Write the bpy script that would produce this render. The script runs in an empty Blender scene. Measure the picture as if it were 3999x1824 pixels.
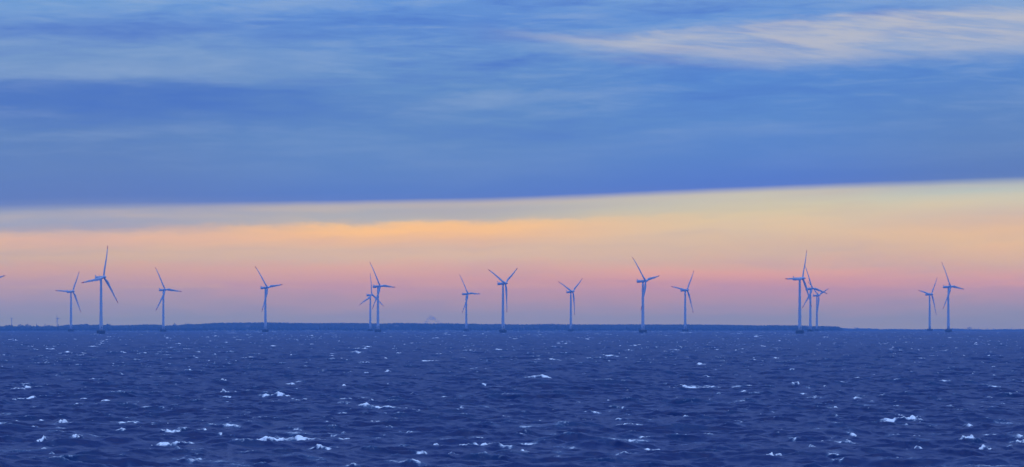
import bpy, bmesh, math, random
import numpy as np
from mathutils import Vector, Matrix, Euler

sc = bpy.context.scene
COL = sc.collection
R = math.radians
F = 25000.0            # focal length in pixels of the 3999 px wide photograph
HC = 15.5              # camera height above the sea
RE2 = 2 * 7.4e6        # twice the effective earth radius (with refraction)
PX0, PY0 = 1999.5, 1241.0

def lin(c):
    return tuple((v / 255 / 12.92) if v / 255 <= 0.04045 else ((v / 255 + 0.055) / 1.055) ** 2.4 for v in c[:3]) + (1.0,)

def sea_z(x, y):
    return -(x * x + y * y) / RE2

# ------------------------------------------------------------------ camera
cam_d = bpy.data.cameras.new('camera')
cam = bpy.data.objects.new('camera', cam_d)
COL.objects.link(cam)
cam.location = (0, 0, HC)
cam.rotation_euler = (R(90) + math.atan((PY0 - 912) / F), 0, 0)
cam_d.sensor_width = 36.0
cam_d.lens = 36.0 * F / 3999.0
cam_d.clip_start = 1.0
cam_d.clip_end = 80000.0
sc.camera = cam

# ------------------------------------------------------------------ exposure
sc.view_settings.view_transform = 'Standard'
sc.view_settings.look = 'None'
sc.view_settings.exposure = 0.0
sc.view_settings.gamma = 1.0
sc.cycles.max_bounces = 6
sc.cycles.volume_bounces = 0
sc.cycles.use_denoising = True
sc.cycles.sample_clamp_indirect = 4.0

# ------------------------------------------------------------------ sun (hidden behind cloud: a weak, very soft light)
sun_d = bpy.data.lights.new('sun', 'SUN')
sun_d.energy = 1.6
sun_d.angle = R(60)
sun_d.color = (0.72, 0.90, 1.0)
sun = bpy.data.objects.new('sun', sun_d)
COL.objects.link(sun)
SUN_EL, SUN_AZ = 74.0, 20.0          # azimuth clockwise from +Y (view direction)
sv = Vector((math.sin(R(SUN_AZ)) * math.cos(R(SUN_EL)), math.cos(R(SUN_AZ)) * math.cos(R(SUN_EL)), math.sin(R(SUN_EL))))
sun.rotation_euler = (-sv).to_track_quat('-Z', 'Y').to_euler()

# ------------------------------------------------------------------ world: dusk sky with cloud layers, laid out by compass direction and elevation
world = bpy.data.worlds.new('World')
sc.world = world
world.use_nodes = True
nt = world.node_tree
nt.nodes.clear()

class NB:
    """small node-building helper"""
    def __init__(s, tree): s.t = tree
    def n(s, kind, **kw):
        nd = s.t.nodes.new(kind)
        for k, v in kw.items(): setattr(nd, k, v)
        return nd
    def put(s, sock, v):
        if isinstance(v, bpy.types.NodeSocket): s.t.links.new(v, sock)
        elif v is not None: sock.default_value = v
    def math(s, op, a, b=None, c=None, clamp=False):
        nd = s.n('ShaderNodeMath', operation=op, use_clamp=clamp)
        s.put(nd.inputs[0], a); s.put(nd.inputs[1], b); s.put(nd.inputs[2], c)
        return nd.outputs[0]
    def smooth(s, v, a, b, lo=0.0, hi=1.0):
        nd = s.n('ShaderNodeMapRange', interpolation_type='SMOOTHSTEP')
        s.put(nd.inputs[0], v); s.put(nd.inputs[1], a); s.put(nd.inputs[2], b)
        s.put(nd.inputs[3], lo); s.put(nd.inputs[4], hi)
        return nd.outputs[0]
    def linear(s, v, a, b, lo=0.0, hi=1.0):
        nd = s.n('ShaderNodeMapRange')
        s.put(nd.inputs[0], v); s.put(nd.inputs[1], a); s.put(nd.inputs[2], b)
        s.put(nd.inputs[3], lo); s.put(nd.inputs[4], hi)
        return nd.outputs[0]
    def xyz(s, x, y, z=0.0):
        nd = s.n('ShaderNodeCombineXYZ')
        s.put(nd.inputs[0], x); s.put(nd.inputs[1], y); s.put(nd.inputs[2], z)
        return nd.outputs[0]
    def noise(s, vec, scale, detail=4.0, rough=0.5, dist=0.0):
        nd = s.n('ShaderNodeTexNoise')
        s.put(nd.inputs['Vector'], vec); nd.inputs['Scale'].default_value = scale
        nd.inputs['Detail'].default_value = detail; nd.inputs['Roughness'].default_value = rough
        nd.inputs['Distortion'].default_value = dist
        return nd.outputs[0]
    def mix(s, f, a, b, mode='MIX'):
        nd = s.n('ShaderNodeMix', data_type='RGBA', blend_type=mode)
        s.put(nd.inputs[0], f); s.put(nd.inputs[6], a); s.put(nd.inputs[7], b)
        return nd.outputs[2]
    def curve(s, v, lo, hi, pts, vlo, vhi):
        """piecewise curve: pts = [(x, y)] in real units"""
        nd = s.n('ShaderNodeFloatCurve')
        c = nd.mapping.curves[0]
        P = [((x - lo) / (hi - lo), (y - vlo) / (vhi - vlo)) for x, y in pts]
        while len(c.points) < len(P): c.points.new(0.5, 0.5)
        for q, (x, y) in zip(c.points, P): q.location = (x, y)
        nd.mapping.update()
        s.put(nd.inputs[1], s.linear(v, lo, hi))
        return s.linear(nd.outputs[0], 0.0, 1.0, vlo, vhi)
    def ramp(s, v, stops):
        nd = s.n('ShaderNodeValToRGB')
        r = nd.color_ramp
        r.interpolation = 'LINEAR'
        stops = sorted(stops)
        while len(r.elements) < len(stops): r.elements.new(0.5)
        for e, (p, c) in zip(r.elements, stops): e.position = p
        for e, (p, c) in zip(r.elements, stops): e.color = c
        s.put(nd.inputs[0], v)
        return nd.outputs[0]

b = NB(nt)
tc = b.n('ShaderNodeTexCoord').outputs['Generated']
sep = b.n('ShaderNodeSeparateXYZ'); b.put(sep.inputs[0], tc)
dx, dy, dz = sep.outputs
# azimuth and elevation in units of 1/25000 rad
az = b.math('MULTIPLY', b.math('ARCTAN2', dx, dy), F)
el = b.math('MULTIPLY', b.math('ARCSINE', dz), F)
U = az                                  # -2000 .. 2000 across the photographed part
E_ = el                                 # 0 horizontal, 1241 at the frame's top
# broad wobble of everything
wob = b.noise(b.xyz(b.math('MULTIPLY', U, 0.0011), b.math('MULTIPLY', E_, 0.004)), 1.0, 3.0, 0.5)
wob = b.math('SUBTRACT', wob, 0.5)
off = b.curve(U, -2000, 2000, [(-2000, 34), (-1500, 25), (-1000, 20), (0, 0), (1000, -42), (2000, -76)], -100, 60)
offw = b.smooth(E_, 190, 340)
V = b.math('ADD', E_, b.math('MULTIPLY', off, offw))
V = b.math('ADD', V, b.math('MULTIPLY', wob, 10.0))
w5 = b.noise(b.xyz(b.math('MULTIPLY', U, 0.0042), b.math('MULTIPLY', E_, 0.02), 44.0), 1.0, 6.0, 0.6, 0.3)
V = b.math('ADD', V, b.math('MULTIPLY', b.math('SUBTRACT', w5, 0.5), b.smooth(E_, 430, 370, 6.0, 60.0)))

SKYH = 1400.0
SKY = {   # per column: (photo row, sRGB)
 'a': [(1290,(130,143,176)),(1250,(135,146,178)),(1200,(150,150,178)),(1150,(166,153,176)),(1100,(186,158,172)),(1050,(205,166,164)),(1000,(204,178,166)),(960,(210,181,165)),(915,(229,185,163)),(893,(214,183,170)),(868,(176,168,180)),(840,(160,166,188)),(810,(168,170,186)),(800,(161,168,188)),(758,(98,127,190)),(720,(101,131,190)),(600,(100,134,190)),(450,(96,134,192)),(330,(92,130,194)),(200,(112,150,202)),(120,(112,150,205)),(60,(98,138,206)),(0,(112,156,212))],
 'b': [(1290,(134,144,177)),(1250,(140,146,179)),(1200,(158,149,176)),(1150,(178,152,172)),(1100,(198,156,168)),(1050,(214,168,164)),(1000,(212,184,168)),(960,(216,184,166)),(925,(233,187,156)),(885,(253,197,141)),(865,(236,194,154)),(853,(184,180,178)),(820,(170,173,182)),(790,(184,178,180)),(764,(90,126,198)),(720,(96,133,198)),(600,(100,139,196)),(450,(100,142,198)),(330,(100,143,200)),(200,(108,150,206)),(110,(92,138,209)),(60,(98,143,210)),(0,(104,150,214))],
 'c': [(1290,(134,144,177)),(1250,(138,145,178)),(1200,(158,148,176)),(1150,(180,150,171)),(1100,(195,154,169)),(1062,(208,166,166)),(1000,(208,181,167)),(950,(213,188,168)),(900,(213,193,170)),(860,(208,196,172)),(825,(200,197,180)),(795,(196,192,182)),(764,(86,123,202)),(720,(92,130,202)),(600,(92,136,202)),(450,(94,140,204)),(340,(90,138,207)),(200,(102,148,210)),(110,(102,148,212)),(60,(104,148,212)),(0,(120,160,212))],
 'd': [(1290,(134,144,176)),(1250,(137,145,176)),(1200,(152,148,176)),(1150,(176,152,172)),(1100,(204,158,168)),(1050,(206,170,166)),(1000,(212,182,164)),(950,(208,178,167)),(900,(203,184,174)),(860,(200,194,180)),(825,(184,194,190)),(795,(172,182,190)),(764,(94,126,188)),(720,(96,130,190)),(600,(98,136,192)),(450,(94,136,198)),(340,(92,138,204)),(200,(108,150,208)),(110,(120,156,210)),(60,(130,164,210)),(0,(140,170,210))],
}
# the photographed colours are seen through the haze box; the sky behind it is what remains without that air
HAZE_D = 5.6e-5
HINF = np.array((0.048, 0.155, 0.55))
BOX_R, BOX_T = 25000.0, 125.0
def behind_haze(c, e):
    el_ = max(e / F, 1e-5)
    L_ = min((BOX_T - HC) / el_, BOX_R)
    T_ = math.exp(-HAZE_D * L_)
    v = (np.array(c[:3]) - HINF * (1 - T_)) / T_
    return tuple(np.clip(v, 0.0, 4.0)) + (1.0,)
cols = {}
vn = b.linear(V, 0, SKYH)
for k, st in SKY.items():
    stops = []
    for row, c in st:
        e = max(0.0, 1241.0 - row)
        stops.append((e / SKYH, lin(c)))
    stops = sorted(dict(stops).items())
    ev = np.array([p * SKYH for p, _ in stops]); cv = np.array([q_[1] for q_ in stops])
    grid = [0, 6, 14, 24, 36, 50, 66, 86, 110, 140, 170, 200, 235, 270, 305, 330, 350, 362, 374, 386, 400, 425, 446, 455, 476, 500, 600, 740, 900, 1060, 1160, 1241]
    stops = [(g / SKYH, behind_haze([np.interp(g, ev, cv[:, j]) for j in range(3)], g)) for g in grid]
    cols[k] = b.ramp(vn, stops)
mid1 = b.smooth(U, -1700, -500)
mid2 = b.smooth(U, -300, 900)
mid3 = b.smooth(U, 1000, 1950)
c = b.mix(mid1, cols['a'], cols['b'])
c = b.mix(mid2, c, cols['c'])
c = b.mix(mid3, c, cols['d'])

# soft long streaks of cloud in the blue part
w1 = b.noise(b.xyz(b.math('MULTIPLY', U, 0.0009), b.math('MULTIPLY', V, 0.0075), 3.1), 1.0, 5.0, 0.5, 0.35)
w2 = b.noise(b.xyz(b.math('MULTIPLY', U, 0.0022), b.math('MULTIPLY', V, 0.016), 9.7), 1.0, 6.0, 0.55, 0.5)
hi = b.smooth(V, 490, 1100)
str1 = b.math('MULTIPLY', b.math('SUBTRACT', w1, 0.5), b.math('ADD', b.math('MULTIPLY', hi, 0.9), 0.18))
str2 = b.math('MULTIPLY', b.math('SUBTRACT', w2, 0.5), b.math('ADD', b.math('MULTIPLY', hi, 0.75), 0.04))
w4 = b.noise(b.xyz(b.math('MULTIPLY', U, 0.0042), b.math('ADD', b.math('MULTIPLY', V, 0.036), b.math('MULTIPLY', U, 0.0016)), 31.7), 1.0, 7.0, 0.6, 0.8)
str3 = b.math('MULTIPLY', b.math('SUBTRACT', w4, 0.5), b.math('ADD', b.math('MULTIPLY', hi, 0.5), 0.02))
st = b.math('ADD', b.math('ADD', str1, str2), str3)
c = b.mix(b.math('MULTIPLY', b.math('MAXIMUM', st, 0.0), 1.5, clamp=True), c, lin((168, 190, 215)))
c = b.mix(b.math('MULTIPLY', b.math('MAXIMUM', b.math('MULTIPLY', st, -1.0), 0.0), 2.2, clamp=True), c, lin((70, 112, 200)))

# soft streaks in the warm strip
w3 = b.noise(b.xyz(b.math('MULTIPLY', U, 0.0012), b.math('MULTIPLY', V, 0.013), 21.0), 1.0, 4.0, 0.5, 0.4)
warm = b.math('MULTIPLY', b.smooth(V, 470, 440), b.smooth(V, 40, 150))
f3 = b.math('MULTIPLY', b.math('SUBTRACT', w3, 0.47), warm)
c = b.mix(b.math('MULTIPLY', b.math('MAXIMUM', f3, 0.0), 0.5, clamp=True), c, behind_haze(lin((242, 196, 150)), 280))
c = b.mix(b.math('MULTIPLY', b.math('MAXIMUM', b.math('MULTIPLY', f3, -1.0), 0.0), 1.1, clamp=True), c, behind_haze(lin((176, 160, 176)), 280))
# pink veil on the right, just above the turbines' hubs
pk_w = b.noise(b.xyz(b.math('MULTIPLY', U, 0.002), b.math('MULTIPLY', E_, 0.012), 5.0), 1.0, 4.0, 0.5)
pe = b.math('ADD', E_, b.math('MULTIPLY', b.math('SUBTRACT', pk_w, 0.5), 44.0))
pink = b.math('MULTIPLY', b.smooth(pe, 202, 176), b.smooth(pe, 80, 165))
pink = b.math('MULTIPLY', pink, b.math('MULTIPLY', b.smooth(U, 200, 600), b.smooth(U, 1650, 1250)))
c = b.mix(b.math('MULTIPLY', pink, 0.2), c, behind_haze(lin((232, 158, 158)), 150))

# dark bank with a crisp wavy upper edge at upper left
edge = b.curve(U, -2000, 2000, [(-2000, 926), (-1750, 930), (-1500, 922), (-1300, 928), (-1100, 914), (-800, 892), (0, 870), (2000, 850)], 800, 980)
ew = b.noise(b.xyz(b.math('MULTIPLY', U, 0.004), b.math('MULTIPLY', E_, 0.01), 1.0), 1.0, 3.0, 0.5)
de = b.math('SUBTRACT', b.math('ADD', E_, b.math('MULTIPLY', b.math('SUBTRACT', ew, 0.5), 14.0)), edge)
bank = b.math('MULTIPLY', b.smooth(de, 12, -26), b.smooth(de, -230, -70))
bank = b.math('MULTIPLY', bank, b.smooth(U, 100, -1300))
c = b.mix(b.math('MULTIPLY', bank, 0.45), c, lin((74, 116, 194)))
glow = b.math('MULTIPLY', b.smooth(de, -4, 30), b.smooth(de, 260, 40))
glow = b.math('MULTIPLY', glow, b.smooth(U, -300, -1300))
c = b.mix(b.math('MULTIPLY', glow, 0.42), c, lin((132, 164, 202)))

# pale cirrus across the upper right
top = b.curve(U, -2000, 2000, [(-2000, 1150), (-600, 1175), (0, 1140), (260, 1112), (700, 1130), (900, 1160), (1200, 1185), (1600, 1200), (2000, 1205)], 900, 1300)
bot = b.curve(U, -2000, 2000, [(-2000, 1120), (-600, 1140), (0, 1080), (300, 1035), (700, 995), (1200, 985), (1500, 1005), (2000, 1030)], 900, 1300)
cw = b.noise(b.xyz(b.math('MULTIPLY', U, 0.0036), b.math('ADD', b.math('MULTIPLY', E_, 0.017), b.math('MULTIPLY', U, 0.0014)), 4.0), 1.0, 8.0, 0.6, 0.35)
cwd = b.math('MULTIPLY', b.math('SUBTRACT', cw, 0.5), 90.0)
et = b.math('SUBTRACT', b.math('ADD', E_, cwd), top)
eb = b.math('SUBTRACT', b.math('ADD', E_, b.math('MULTIPLY', cwd, 0.8)), bot)
cir = b.math('MULTIPLY', b.smooth(et, 16, -30), b.smooth(eb, -45, 90))
cir = b.math('MULTIPLY', cir, b.smooth(U, -300, 420))
fib = b.noise(b.xyz(b.math('MULTIPLY', U, 0.0028), b.math('ADD', b.math('MULTIPLY', E_, 0.026), b.math('MULTIPLY', U, 0.0020)), 14.0), 1.0, 8.0, 0.6, 0.3)
cir = b.math('MULTIPLY', cir, b.smooth(fib, 0.32, 0.64, 0.40, 1.0))
c = b.mix(b.math('MULTIPLY', cir, 0.80), c, lin((202, 200, 200)))

# unseen sky elsewhere: hand-set blue, brightened behind and overhead to light towers and haze
skyt = b.n('ShaderNodeTexSky', sky_type='NISHITA')
skyt.sun_disc = False
skyt.sun_elevation = R(SUN_EL)
skyt.sun_rotation = R(SUN_AZ)
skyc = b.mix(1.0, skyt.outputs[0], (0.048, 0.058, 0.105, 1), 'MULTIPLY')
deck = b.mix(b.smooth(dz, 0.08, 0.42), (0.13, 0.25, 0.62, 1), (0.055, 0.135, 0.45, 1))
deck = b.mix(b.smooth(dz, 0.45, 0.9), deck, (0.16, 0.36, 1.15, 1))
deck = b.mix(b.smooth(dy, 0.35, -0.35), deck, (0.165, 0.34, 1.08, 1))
over = b.mix(0.15, deck, skyc)  # only a small share of the physical sky is mixed in
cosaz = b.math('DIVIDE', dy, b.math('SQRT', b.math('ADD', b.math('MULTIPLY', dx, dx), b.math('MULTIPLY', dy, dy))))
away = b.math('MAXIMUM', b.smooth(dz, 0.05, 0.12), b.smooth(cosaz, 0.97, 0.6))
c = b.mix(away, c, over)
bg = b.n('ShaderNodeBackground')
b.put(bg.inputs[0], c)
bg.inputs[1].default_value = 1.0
wo = b.n('ShaderNodeOutputWorld')
nt.links.new(bg.outputs[0], wo.inputs[0])

# ------------------------------------------------------------------ object helpers
def link_mesh(name, me, mat=None, parent=None):
    o = bpy.data.objects.new(name, me)
    COL.objects.link(o)
    if mat is not None and not me.materials: me.materials.append(mat)
    if parent is not None: o.parent = parent
    return o

def from_bm(name, bm, mat, parent=None, smooth=True):
    bmesh.ops.recalc_face_normals(bm, faces=bm.faces)
    me = bpy.data.meshes.new(name)
    bm.to_mesh(me); bm.free()
    if smooth:
        for p in me.polygons: p.use_smooth = True
    return link_mesh(name, me, mat, parent)

def tag(o, label, cat, group=None, kind=None):
    if label: o['label'] = label
    if cat: o['category'] = cat
    if group: o['group'] = group
    if kind: o['kind'] = kind

def material(name, col, rough=0.6, noise_amt=0.0, noise_scale=1.0, col2=None, spec=0.5):
    m = bpy.data.materials.new(name); m.use_nodes = True
    t = m.node_tree; bs = t.nodes['Principled BSDF']; q = NB(t)
    bs.inputs['Roughness'].default_value = rough
    bs.inputs['Specular IOR Level'].default_value = spec
    if noise_amt > 0:
        co = q.n('ShaderNodeTexCoord').outputs['Object']
        f = q.noise(co, noise_scale, 5.0, 0.6)
        f = q.smooth(f, 0.3, 0.7, 0.0, noise_amt)
        cc = q.mix(f, tuple(col) + (1,), tuple(col2 or [v * 0.5 for v in col]) + (1,))
        q.put(bs.inputs['Base Color'], cc)
    else:
        bs.inputs['Base Color'].default_value = tuple(col) + (1,)
    return m

def loft(bm, rings, close=True, caps=True):
    prev = None; first = None
    for r in rings:
        vs = [bm.verts.new(p) for p in r]
        if prev:
            n = len(vs)
            for i in range(n):
                j = (i + 1) % n
                bm.faces.new((prev[i], prev[j], vs[j], vs[i]))
        else: first = vs
        prev = vs
    if caps:
        bm.faces.new(list(reversed(first))); bm.faces.new(prev)

def lathe(bm, prof, n=24, caps=True):
    loft(bm, [[(r * math.cos(2 * math.pi * i / n), r * math.sin(2 * math.pi * i / n), z) for i in range(n)] for r, z in prof], caps=caps)

def bar(bm, p, q, r0, r1=None, n=6):
    p, q = Vector(p), Vector(q); r1 = r0 if r1 is None else r1
    d = (q - p).normalized(); u = d.orthogonal().normalized(); v = d.cross(u)
    loft(bm, [[c0 + (u * math.cos(2 * math.pi * i / n) + v * math.sin(2 * math.pi * i / n)) * rr for i in range(n)] for c0, rr in ((p, r0), (q, r1))])

M = {}
M['white'] = material('white_paint', (0.60, 0.63, 0.68), 0.45, 0.12, 0.35, (0.55, 0.58, 0.60), 0.35)
M['tower'] = material('tower_paint', (0.76, 0.76, 0.72), 0.5, 0.10, 0.15, (0.62, 0.65, 0.67), 0.3)
M['red'] = material('red_paint', (0.72, 0.02, 0.03), 0.5)
M['conc'] = material('wet_concrete', (0.030, 0.026, 0.045), 0.7, 0.8, 0.5, (0.016, 0.015, 0.025))
M['dark'] = material('dark_steel', (0.05, 0.06, 0.09), 0.5)
M['rail'] = material('galvanised_rail', (0.25, 0.27, 0.3), 0.5)
M['farwhite'] = material('weathered_white', (0.30, 0.32, 0.36), 0.6)

# ------------------------------------------------------------------ offshore wind turbine
TILT = R(5)
HUBX, HUBZ, RB = 4.1, 68.0, 40.8

def blade_mesh(name, r0, r1, mat):
    bm = bmesh.new()
    prof = [(0.0, 1.0, 1.0), (0.04, 1.0, 1.0), (0.09, 1.15, .85), (0.15, 1.55, .55), (0.21, 1.75, .38), (0.3, 1.62, .29), (0.42, 1.4, .24),
            (0.56, 1.16, .21), (0.7, .94, .19), (0.82, .76, .18), (0.885, .66, .17), (0.95, .54, .16), (0.985, .40, .15), (1.0, .16, .15)]
    xs = [p[0] for p in prof]
    ss = sorted(set([r0, r1] + [p[0] for p in prof if r0 < p[0] < r1] + list(np.linspace(r0, r1, 12 if r1 - r0 > .3 else 4))))
    rings = []
    N = 16
    for s_ in ss:
        half = np.interp(s_, xs, [p[1] for p in prof]); thick = np.interp(s_, xs, [p[2] for p in prof])
        half *= 1.06
        le = 0.95 * min(1, half)              # leading edge stays nearly straight
        cy = -(half - le) * 0.9               # trailing edge swells to -Y
        pitch = R(16 * (1 - s_) ** 2 + 3)
        bend = -2.1 * s_ * s_ + 0.0
        ring = []
        for i in range(N):
            a = 2 * math.pi * i / N
            y = math.cos(a) * half; x = math.sin(a) * half * thick * (1.0 if y > 0 else (1 - 0.45 * (1 - thick) * (-math.cos(a))))
            xx = x * math.cos(pitch) - (y) * math.sin(pitch); yy = x * math.sin(pitch) + y * math.cos(pitch)
            ring.append((xx + bend, yy + cy, s_ * RB))
        rings.append(ring)
    loft(bm, rings)
    bmesh.ops.recalc_face_normals(bm, faces=bm.faces)
    me = bpy.data.meshes.new(name); bm.to_mesh(me); bm.free()
    for p in me.polygons: p.use_smooth = True
    me.materials.append(mat)
    return me

def rr_ring(x, w, h, cz, n=20, p=0.72):
    out = []
    for i in range(n):
        a = 2 * math.pi * i / n
        ca, sa = math.cos(a), math.sin(a)
        out.append((x, w * math.copysign(abs(ca) ** p, ca), cz + h * math.copysign(abs(sa) ** p, sa)))
    return out

def make_turbine():
    root = bpy.data.objects.new('wind_turbine', None); COL.objects.link(root)
    root.empty_display_size = 5
    # foundation: broad round ice collar
    bm = bmesh.new()
    lathe(bm, [(2.6, -6), (3.0, -1.6), (3.9, -0.2), (4.8, 0.6), (5.2, 1.2), (5.3, 4.1), (5.15, 4.3), (2.0, 4.34)], 32)
    fo = from_bm('foundation', bm, M['conc'], root)
    bm = bmesh.new()
    for i in range(24):
        a = 2 * math.pi * i / 24; x, y = 4.8 * math.cos(a), 4.8 * math.sin(a)
        bar(bm, (x, y, 4.3), (x, y, 5.4), 0.05, n=4)
        a2 = 2 * math.pi * (i + 1) / 24; x2, y2 = 4.8 * math.cos(a2), 4.8 * math.sin(a2)
        bar(bm, (x, y, 5.4), (x2, y2, 5.4), 0.05, n=4); bar(bm, (x, y, 4.85), (x2, y2, 4.85), 0.035, n=4)
    from_bm('railing', bm, M['rail'], fo)
    # tower
    bm = bmesh.new()
    pr = []
    for i in range(13):
        t_ = i / 12; z = 4.3 + t_ * (66.0 - 4.3)
        pr.append((2.18 - 0.93 * t_ ** 0.9, z))
    lathe(bm, pr, 40)
    tw = from_bm('tower', bm, M['tower'], root)
    # door hatch and vent, toward the camera side
    dA = R(15)         # local angle of hatch
    def hatch(nm, ang, z, w, h):
        bm = bmesh.new()
        r_ = 2.17 - 0.93 * (max(0, z - 3.3) / 62.7) ** 0.9
        bmesh.ops.create_cube(bm, size=1.0, matrix=Matrix.Rotation(ang, 4, 'Z') @ Matrix.Translation((r_ - 0.02, 0, z)) @ Matrix.Diagonal((0.16, w, h, 1)))
        from_bm(nm, bm, M['dark'], tw, smooth=False)
    hatch('door', R(-30), 8.2, 0.95, 1.35)
    hatch('vent', R(-26), 5.1, 0.55, 0.5)
    # nacelle, local frame tilted nose-up around the hub
    Tm = Matrix.Translation((HUBX, 0, HUBZ)) @ Matrix.Rotation(-TILT, 4, 'Y')
    bm = bmesh.new()
    sec = [(-13.0, 1.15, 0.95, -0.25), (-12.75, 1.45, 1.3, -0.2), (-11.5, 1.6, 1.55, -0.12), (-9, 1.68, 1.68, -0.05), (-5, 1.72, 1.74, 0), (-2.6, 1.7, 1.72, 0), (-1.75, 1.5, 1.52, 0), (-1.65, 1.35, 1.35, 0)]
    loft(bm, [rr_ring(x, w, h, cz) for x, w, h, cz in sec])
    lathe_r = [(1.35, 1.7), (1.35, 0)]
    bm.transform(Tm)
    na = from_bm('nacelle', bm, M['white'], root)
    bm = bmesh.new()            # yaw collar
    lathe(bm, [(1.28, 65.9), (1.42, 66.0), (1.42, 66.55)], 24)
    from_bm('yaw_bearing', bm, M['dark'], root)
    bm = bmesh.new()            # tail fin
    fin = [(-13.0, 1.2), (-13.25, 4.1), (-12.75, 4.1), (-11.3, 1.4)]
    for sy in (-0.1, 0.1): pass
    vs = [[bm.verts.new((x, sy, z)) for x, z in fin] for sy in (-0.11, 0.11)]
    bm.faces.new(vs[0]); bm.faces.new(list(reversed(vs[1])))
    for i in range(4):
        j = (i + 1) % 4; bm.faces.new((vs[0][i], vs[1][i], vs[1][j], vs[0][j]))
    bm.transform(Tm)
    from_bm('tail_fin', bm, M['white'], na, smooth=False)
    for x0, x1 in ((-6.4, -7.6), (-4.6, -3.7)):
        bm = bmesh.new()
        bar(bm, (x0, 0.3, 1.6), (x1, 0.3, 3.5), 0.10, 0.07)
        bmesh.ops.create_icosphere(bm, subdivisions=1, radius=0.2, matrix=Matrix.Translation((x1, 0.3, 3.55)))
        bm.transform(Tm)
        from_bm('wind_sensor', bm, M['dark'], na)
    bm = bmesh.new()            # cooling box along the roof
    loft(bm, [rr_ring(x, .55, h, 1.78, 12, .5) for x, h in ((-11, .05), (-10.8, .32), (-8.6, .36), (-8.3, .05))])
    bm.transform(Tm)
    from_bm('roof_cooler', bm, M['white'], na)
    # hub
    bm = bmesh.new()
    hp = [(1.25, -1.75), (1.62, -1.6), (1.72, -0.6), (1.7, 0.7), (1.5, 1.7), (1.15, 2.7), (0.78, 3.5), (0.5, 4.0), (0.22, 4.25)]
    loft(bm, [[(z, r_ * math.cos(2 * math.pi * i / 24), r_ * math.sin(2 * math.pi * i / 24)) for i in range(24)] for r_, z in hp])
    bm.transform(Tm)
    from_bm('hub', bm, M['white'], root)
    b_me = blade_mesh('blade', 0.02, 0.885, M['white'])
    t_me = blade_mesh('blade_tip', 0.885, 1.0, M['red'])
    for i in range(3):
        o = link_mesh('blade', b_me, parent=root); o.location = (HUBX, 0, HUBZ)
        tpo = link_mesh('blade_tip', t_me, parent=o)
    return root

def children(o): return [c for c in bpy.data.objects if c.parent == o]

def copy_tree(o, parent=None):
    c_ = o.copy(); COL.objects.link(c_); c_.parent = parent
    for ch in children(o): copy_tree(ch, c_)
    return c_

def spin(root, th):
    k = 0
    for ch in children(root):
        if ch.name.startswith('blade'):
            ch.rotation_euler = (-R(th + 120 * k), -TILT, 0); k += 1

# px of tower, D, axis angle a (to the line of sight), rotor phase th, label
TURB = [
 (277.4, 10811, 47.0, 32, 'small white turbine just left of the tallest left one, one blade pointing level left'),
 (394.8, 7649, 50.0, 20, 'tallest white turbine at the left, one blade straight up, one across its nacelle'),
 (638.1, 10317, 46.5, 214, 'white turbine third from the left, upper blade leaning left before the low wooded shore'),
 (1036.6, 9738, 52.0, 203, 'lone white turbine before the higher wooded shore, lower blade crossing its own tower'),
 (1446.2, 11981, 49.0, 2, 'smaller turbine standing close behind the left side of a bigger one, blade straight up'),
 (1476.0, 9402, 54.0, 212, 'bigger front turbine of the overlapping pair left of the far smoke'),
 (1821.0, 11581, 55.0, 210, 'small white turbine just right of the far smoke, its right blade level'),
 (1964.3, 8780, 55.0, 58, 'big white turbine near the middle with two blades raised in a V'),
 (2229.3, 10901, 53.5, 55, 'smaller white turbine with two blades in a V, right of the big V-shaped one'),
 (2510.6, 8297, 59.5, 200, 'tall white turbine whose third blade hangs straight down along its tower'),
 (2675.7, 10414, 53.5, 38, 'white turbine right of the tall one with the hanging blade, foam at its foot'),
 (3123.2, 7858, 61.0, 29, 'nearest and tallest turbine of the overlapping trio, one blade straight up, one level left'),
 (3164.6, 9995, 52.0, 221, 'middle turbine of the overlapping trio, a blade slanting to the lower right'),
 (3190.1, 12141, 56.0, 191, 'smallest and farthest turbine of the overlapping trio, a blade hanging beside the tower'),
 (3630.5, 11747, 56.5, 40, 'smaller turbine of the right-hand pair before the low hazy coast'),
 (3703.5, 9519, 58.5, 215, 'bigger turbine of the right-hand pair before the low hazy coast, its upper blade leaning left'),
 (-62.0, 8350, 48.0, 79.0, 'turbine mostly outside the left edge, only its red blade tip showing'),
]
proto = make_turbine()
for i, (px, D, a, th, lb) in enumerate(TURB):
    o = proto if i == 0 else copy_tree(proto)
    x = D * (px - PX0) / F
    o.location = (x, D, sea_z(x, D))
    phi = math.degrees(math.atan2(x, D))
    o.rotation_euler = (0, 0, R((a - phi) - 90))
    o.scale = (1, 1, 1)
    spin(o, th)
    tag(o, lb, 'wind turbine', 'offshore wind turbines standing in the sea')

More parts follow.
